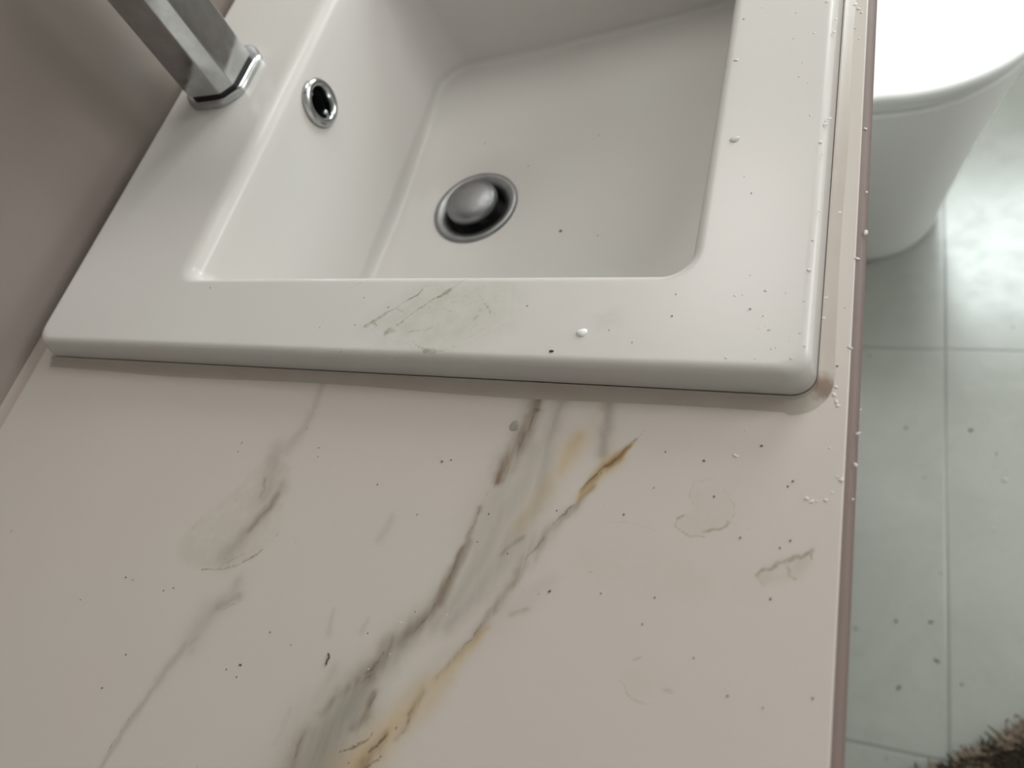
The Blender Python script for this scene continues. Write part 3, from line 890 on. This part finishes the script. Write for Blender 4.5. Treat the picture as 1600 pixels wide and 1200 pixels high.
# ------------------------------------------------------------------ crumbs and drops
def crumb_mesh(name, seed, sx, sy, sz):
    rnd = random.Random(seed); bm = bmesh.new()
    bmesh.ops.create_icosphere(bm, subdivisions=2, radius=1.0)
    for v in bm.verts:
        k = 1+rnd.uniform(-.28, .28); v.co = Vector((v.co.x*sx*k, v.co.y*sy*k, max(-.3, v.co.z*k)*sz+.3*sz))
    me = bpy.data.meshes.new(name); bm.to_mesh(me); bm.free()
    for p in me.polygons: p.use_smooth = True
    return me
CR = [crumb_mesh('crumb', s, 1, .75, .6) for s in range(4)]
def crumb(name, u, v, z, px, mat, label, cat, group=None, aspect=1.0, rot=0.0, k=None):
    me = CR[(k if k is not None else int(u+v)) % 4].copy(); me.materials.clear(); me.materials.append(mat)
    o = bpy.data.objects.new(name, me); COL.objects.link(o)
    x, y = on_plane(u, v, z); o.location = (x, y, z+.0001)
    s = px*(.36 if z > .5 else .34)*PX*(CAMZ-z)/.301
    o.scale = (s*aspect, s, s); o.rotation_euler = (0, 0, rot)
    return tag(o, label, cat, group)
# single crumbs that can be told apart
crumb('crumb', 862, 549, RIM, 8, M_crumb, 'largest dark crumb on the near rim of the basin, left of the milky drop', 'crumb', aspect=1.4)
crumb('crumb', 876, 361, flz(-.19, .34), 8, M_crumb_grey, 'dark crumb in the basin bowl to the right of the drain', 'crumb', aspect=1.1)
crumb('crumb', 376, 1039, COUNTER, 5, M_crumb, 'oval black crumb, largest of three together near the bottom left of the counter', 'crumb', aspect=1.5)
crumb('crumb', 1190, 697, COUNTER, 5, M_crumb, 'lone black crumb on the counter below the front corner of the basin', 'crumb')
crumb('crumb', 859, 924, COUNTER, 5, M_crumb, 'black crumb on the counter just right of the brown vein', 'crumb', aspect=1.2, rot=.6)
crumb('crumb', 691, 721, COUNTER, 6, M_crumb_grey, 'brown crumb on plain counter left of the grey vein below the basin', 'crumb')
crumb('crumb', 1050, 494, RIM, 4, M_crumb, 'small black crumb on the near rim of the basin right of the milky drop', 'crumb')
crumb('crumb', 1308, 572, COUNTER, 5, M_crumb_grey, 'small brown crumb on the counter strip beside the basin corner', 'crumb', aspect=.8)
def part_of_counter(u):
    if u < 450: return ('tiny dark crumb on the plain left part of the countertop', 'tiny crumbs on the left of the countertop')
    if u < 900: return ('tiny dark crumb among the grey and gold veins in the middle of the countertop', 'tiny crumbs among the marble veins')
    return ('tiny dark crumb on the stained right part of the countertop', 'tiny crumbs on the right of the countertop')
for u, v, p in [(370,1058,3),(354,1046,3.5),(197,902,3.5),(208,906,3),(197,1023,4),(160,1075,3.5),(271,919,3),(256,923,3),(126,937,3),
                (975,804,4),(1157,840,4.5),(1235,845,4.5),(1219,856,3.5),(1204,936,4),(1023,934,3.5),(939,927,3),(1084,1028,3),(1137,1087,3.5),
                (1270,1091,3.5),(1004,975,3.5),(1192,1106,3),(590,757,3.5),(705,719,3),(575,989,3),(649,956,3),(746,847,3),(793,865,3),(620,1137,4),
                (1100,720,4.5),(1116,776,4),(1040,706,4),(1239,752,4.5),(1231,760,4),(1022,762,3),(652,804,3),(842,928,2.5),(870,798,3),(764,803,3),
                (422,988,3),(455,1008,3),(595,1182,3),(545,1192,3),(497,714,3),(498,700,3),(480,670,3),(372,706,3),(378,692,3),(18,830,3)]:
    crumb('crumb', u, v, COUNTER, p, random.choice([M_crumb, M_crumb, M_crumb_grey]), part_of_counter(u)[0], 'crumb', part_of_counter(u)[1], aspect=random.uniform(.8, 1.5), rot=random.uniform(0, 3))
G2 = 'tiny dark specks on the basin rim'
for u, v, p in [(607,480,3.5),(569,465,2.5),(988,535,3.5),(1056,460,3.5),(952,516,3),(555,508,3),(1192,494,3),(1172,483,4),(329,450,4),(500,512,3),(533,550,3),(620,560,3),(1174,302,3),(1162,30,3.5),(824,478,3.5),(586,506,3)]:
    crumb('crumb', u, v, RIM, p, M_crumb_grey, 'tiny dark speck, one of many on the white basin rim', 'crumb', G2, aspect=random.uniform(.8, 1.5), rot=random.uniform(0, 3))
G3 = 'grey specks in the basin bowl'
for u, v, p in [(758,225,5),(934,368,4),(826,260,5),(936,212,4)]:
    x, y = on_plane(u, v, FL+.006); zf = flz(x, y)
    crumb('crumb', u, v, zf, p, M_crumb_grey, 'small grey speck on the bottom of the basin bowl', 'crumb', G3)
# floor crumbs
crumb('floor_crumb', 1517, 672, 0.0, 8, M_crumb_grey, 'dark crumb on the floor tile, largest beside the grout line', 'crumb')
crumb('floor_crumb', 1570, 750, 0.0, 8, M_crumb_pale, 'white crumb on the grey floor tile right of the long grout line', 'crumb')
crumb('floor_crumb', 1553, 827, 0.0, 5, M_crumb_pale, 'smaller white crumb on the floor below the larger white one', 'crumb')
G4 = 'small dark crumbs on the floor beside the vanity'
for u, v, p in [(1464,1032,7),(1405,1074,7),(1455,972,6),(1400,970,6),(1503,1069,4),(1385,1185,4),(1557,709,4),(1416,668,5),(1445,747,4),(1575,1125,5),(1588,1118,5)]:
    crumb('floor_crumb', u, v, 0.0, p, M_crumb_grey, 'small dark crumb on the floor tiles beside the vanity', 'crumb', G4, aspect=random.uniform(.9, 1.5), rot=random.uniform(0, 3))

# curled hair
def tube(name, pts, r, mat, n=8):
    bm = bmesh.new(); rings_ = []
    for i, p in enumerate(pts):
        a_ = Vector(pts[max(0, i-1)]); b_ = Vector(pts[min(len(pts)-1, i+1)])
        d = (b_-a_).normalized(); u_ = d.cross(Vector((0, 0, 1))).normalized(); w_ = u_.cross(d)
        rings_.append([tuple(Vector(p)+(u_*math.cos(2*PI*k/n)+w_*math.sin(2*PI*k/n))*r) for k in range(n)])
    loft(bm, rings_, True, True)
    return obj(name, bm, mat)
hp = [(513,1021),(515,1024),(515,1028),(512,1031),(511,1035),(510,1039)]
hp = [(*on_plane(u, v, COUNTER), COUNTER+.0004) for u, v in hp]
tag(tube('hair', hp, .00033, M_crumb), 'short curled black hair lying on the countertop left of the grey vein', 'hair')

# drops of water
def drop_mesh(seed, wob=.12, h=.5):
    rnd = random.Random(seed); bm = bmesh.new(); n = 28
    ph = [rnd.uniform(0, 6.28) for _ in range(3)]
    def rad(a_): return 1+wob*math.sin(2*a_+ph[0])+wob*.5*math.sin(3*a_+ph[1])
    rs = [[(rad(2*PI*i/n)*math.cos(2*PI*i/n)*k, rad(2*PI*i/n)*math.sin(2*PI*i/n)*k, zz_) for i in range(n)]
          for k, zz_ in [(1.0, 0), (.97, h*.22), (.86, h*.5), (.66, h*.78), (.38, h*.95), (.1, h)]]
    loft(bm, rs, True, True)
    bmesh.ops.recalc_face_normals(bm, faces=bm.faces)
    me = bpy.data.meshes.new('water_drop'); bm.to_mesh(me); bm.free()
    for p in me.polygons: p.use_smooth = len(p.vertices) == 4
    me.materials.append(M_water_glint)
    return me
DM = [drop_mesh(s) for s in range(5)]
def drop(u, v, z, px, label, group=None, aspect=1.0, rot=0.0, k=0, mat=None, hs=1.0, name='water_drop'):
    me = DM[k % 5]
    if mat: me = me.copy(); me.materials.clear(); me.materials.append(mat)
    o = bpy.data.objects.new(name, me); COL.objects.link(o)
    x, y = on_plane(u, v, z); o.location = (x, y, z-.00006)
    s = px*.43*PX*(CAMZ-z)/.301
    o.scale = (s*aspect, s, s*hs); o.rotation_euler = (0, 0, rot)
    return tag(o, label, 'drop', group)
drop(909, 520, RIM, 21, 'round milky soap drop on the near rim of the basin', k=1, mat=M_foam, name='soap_drop')
drop(1148, 218, RIM, 17, 'oval whitish water drop on the right rim of the basin', aspect=1.3, k=2, hs=1.1)
drop(1150, 94, RIM, 9, 'small whitish water drop at the bowl edge near the top of the photo', aspect=1.2, k=3)
drop(803, 666, COUNTER, 20, 'wide flat water drop on the countertop beside the brown vein', aspect=1.1, rot=.5, k=0, hs=.45, mat=M_clear)
drop(840, 641, COUNTER, 10, 'small water drop on the countertop close under the basin edge', k=4, hs=.6, mat=M_clear)
def part_of_strip(v):
    if v < 560: return ('tiny water drop on the narrow counter strip along the right side of the basin', 'tiny drops on the strip beside the basin')
    if v < 645: return ('tiny water drop clustered at the front corner of the basin', 'tiny drops at the basin corner')
    return ('tiny water drop near the front edge of the countertop below the basin', 'tiny drops near the front edge of the countertop')
def part_of_rim(v):
    if v < 250: return ('tiny water drop on the far end of the right basin rim', 'tiny drops on the far right rim')
    return ('tiny water drop on the near right corner of the basin rim', 'tiny drops on the near right rim')
for u, v, p in [(1311,333,9),(1353,363,8),(1339,404,7),(1352,201,6),(1316,100,5),(1306,605,7),(1303,617,8),(1307,628,7),(1309,634,6),(1328,543,7),
                (1315,750,8),(1290,782,7),(1260,779,7),(1268,784,6),(1276,783,5),(1341,677,5),(1337,726,5),(1333,780,4),(1345,640,4),(1341,14,8),(1335,8,9),(1346,20,7),
                (1354,300,5),(1320,480,4),(1300,770,4),(1296,700,4),(1149,712,8),(1165,672,5),(946,789,4),(1308,745,4),(1336,44,6),(1342,60,5)]:
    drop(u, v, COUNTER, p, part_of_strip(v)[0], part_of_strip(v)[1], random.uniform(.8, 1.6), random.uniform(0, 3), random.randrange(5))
for u, v, p in [(1264,422,7),(1290,465,5),(1287,497,6),(1254,98,4),(1272,52,5),(1303,50,7),(1306,30,6),(1292,3,7),(1296,185,7),(1290,194,6),(1282,222,6),(1266,180,5),
                (1286,240,4),(1148,462,4),(1160,461,3),(1172,430,4),(1228,458,4),(1202,515,5),(1212,543,4),(1134,559,5),(1196,454,6),(1236,560,5),(1163,276,4),(1205,545,4),
                (1250,520,4),(1180,560,4),(1258,540,4),(1248,120,4),(1262,130,4),(1240,60,4),(1244,20,5),(1190,12,4),(1280,330,4),(1270,375,4),(1256,470,4)]:
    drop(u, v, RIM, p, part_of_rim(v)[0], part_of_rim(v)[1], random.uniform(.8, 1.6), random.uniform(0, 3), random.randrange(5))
GV = 'tiny sparkling drops on the marble veins'
for u, v, p in [(625,973,4),(609,1022,3),(576,1046,3),(698,961,3),(452,1164,3),(556,1164,3)]:
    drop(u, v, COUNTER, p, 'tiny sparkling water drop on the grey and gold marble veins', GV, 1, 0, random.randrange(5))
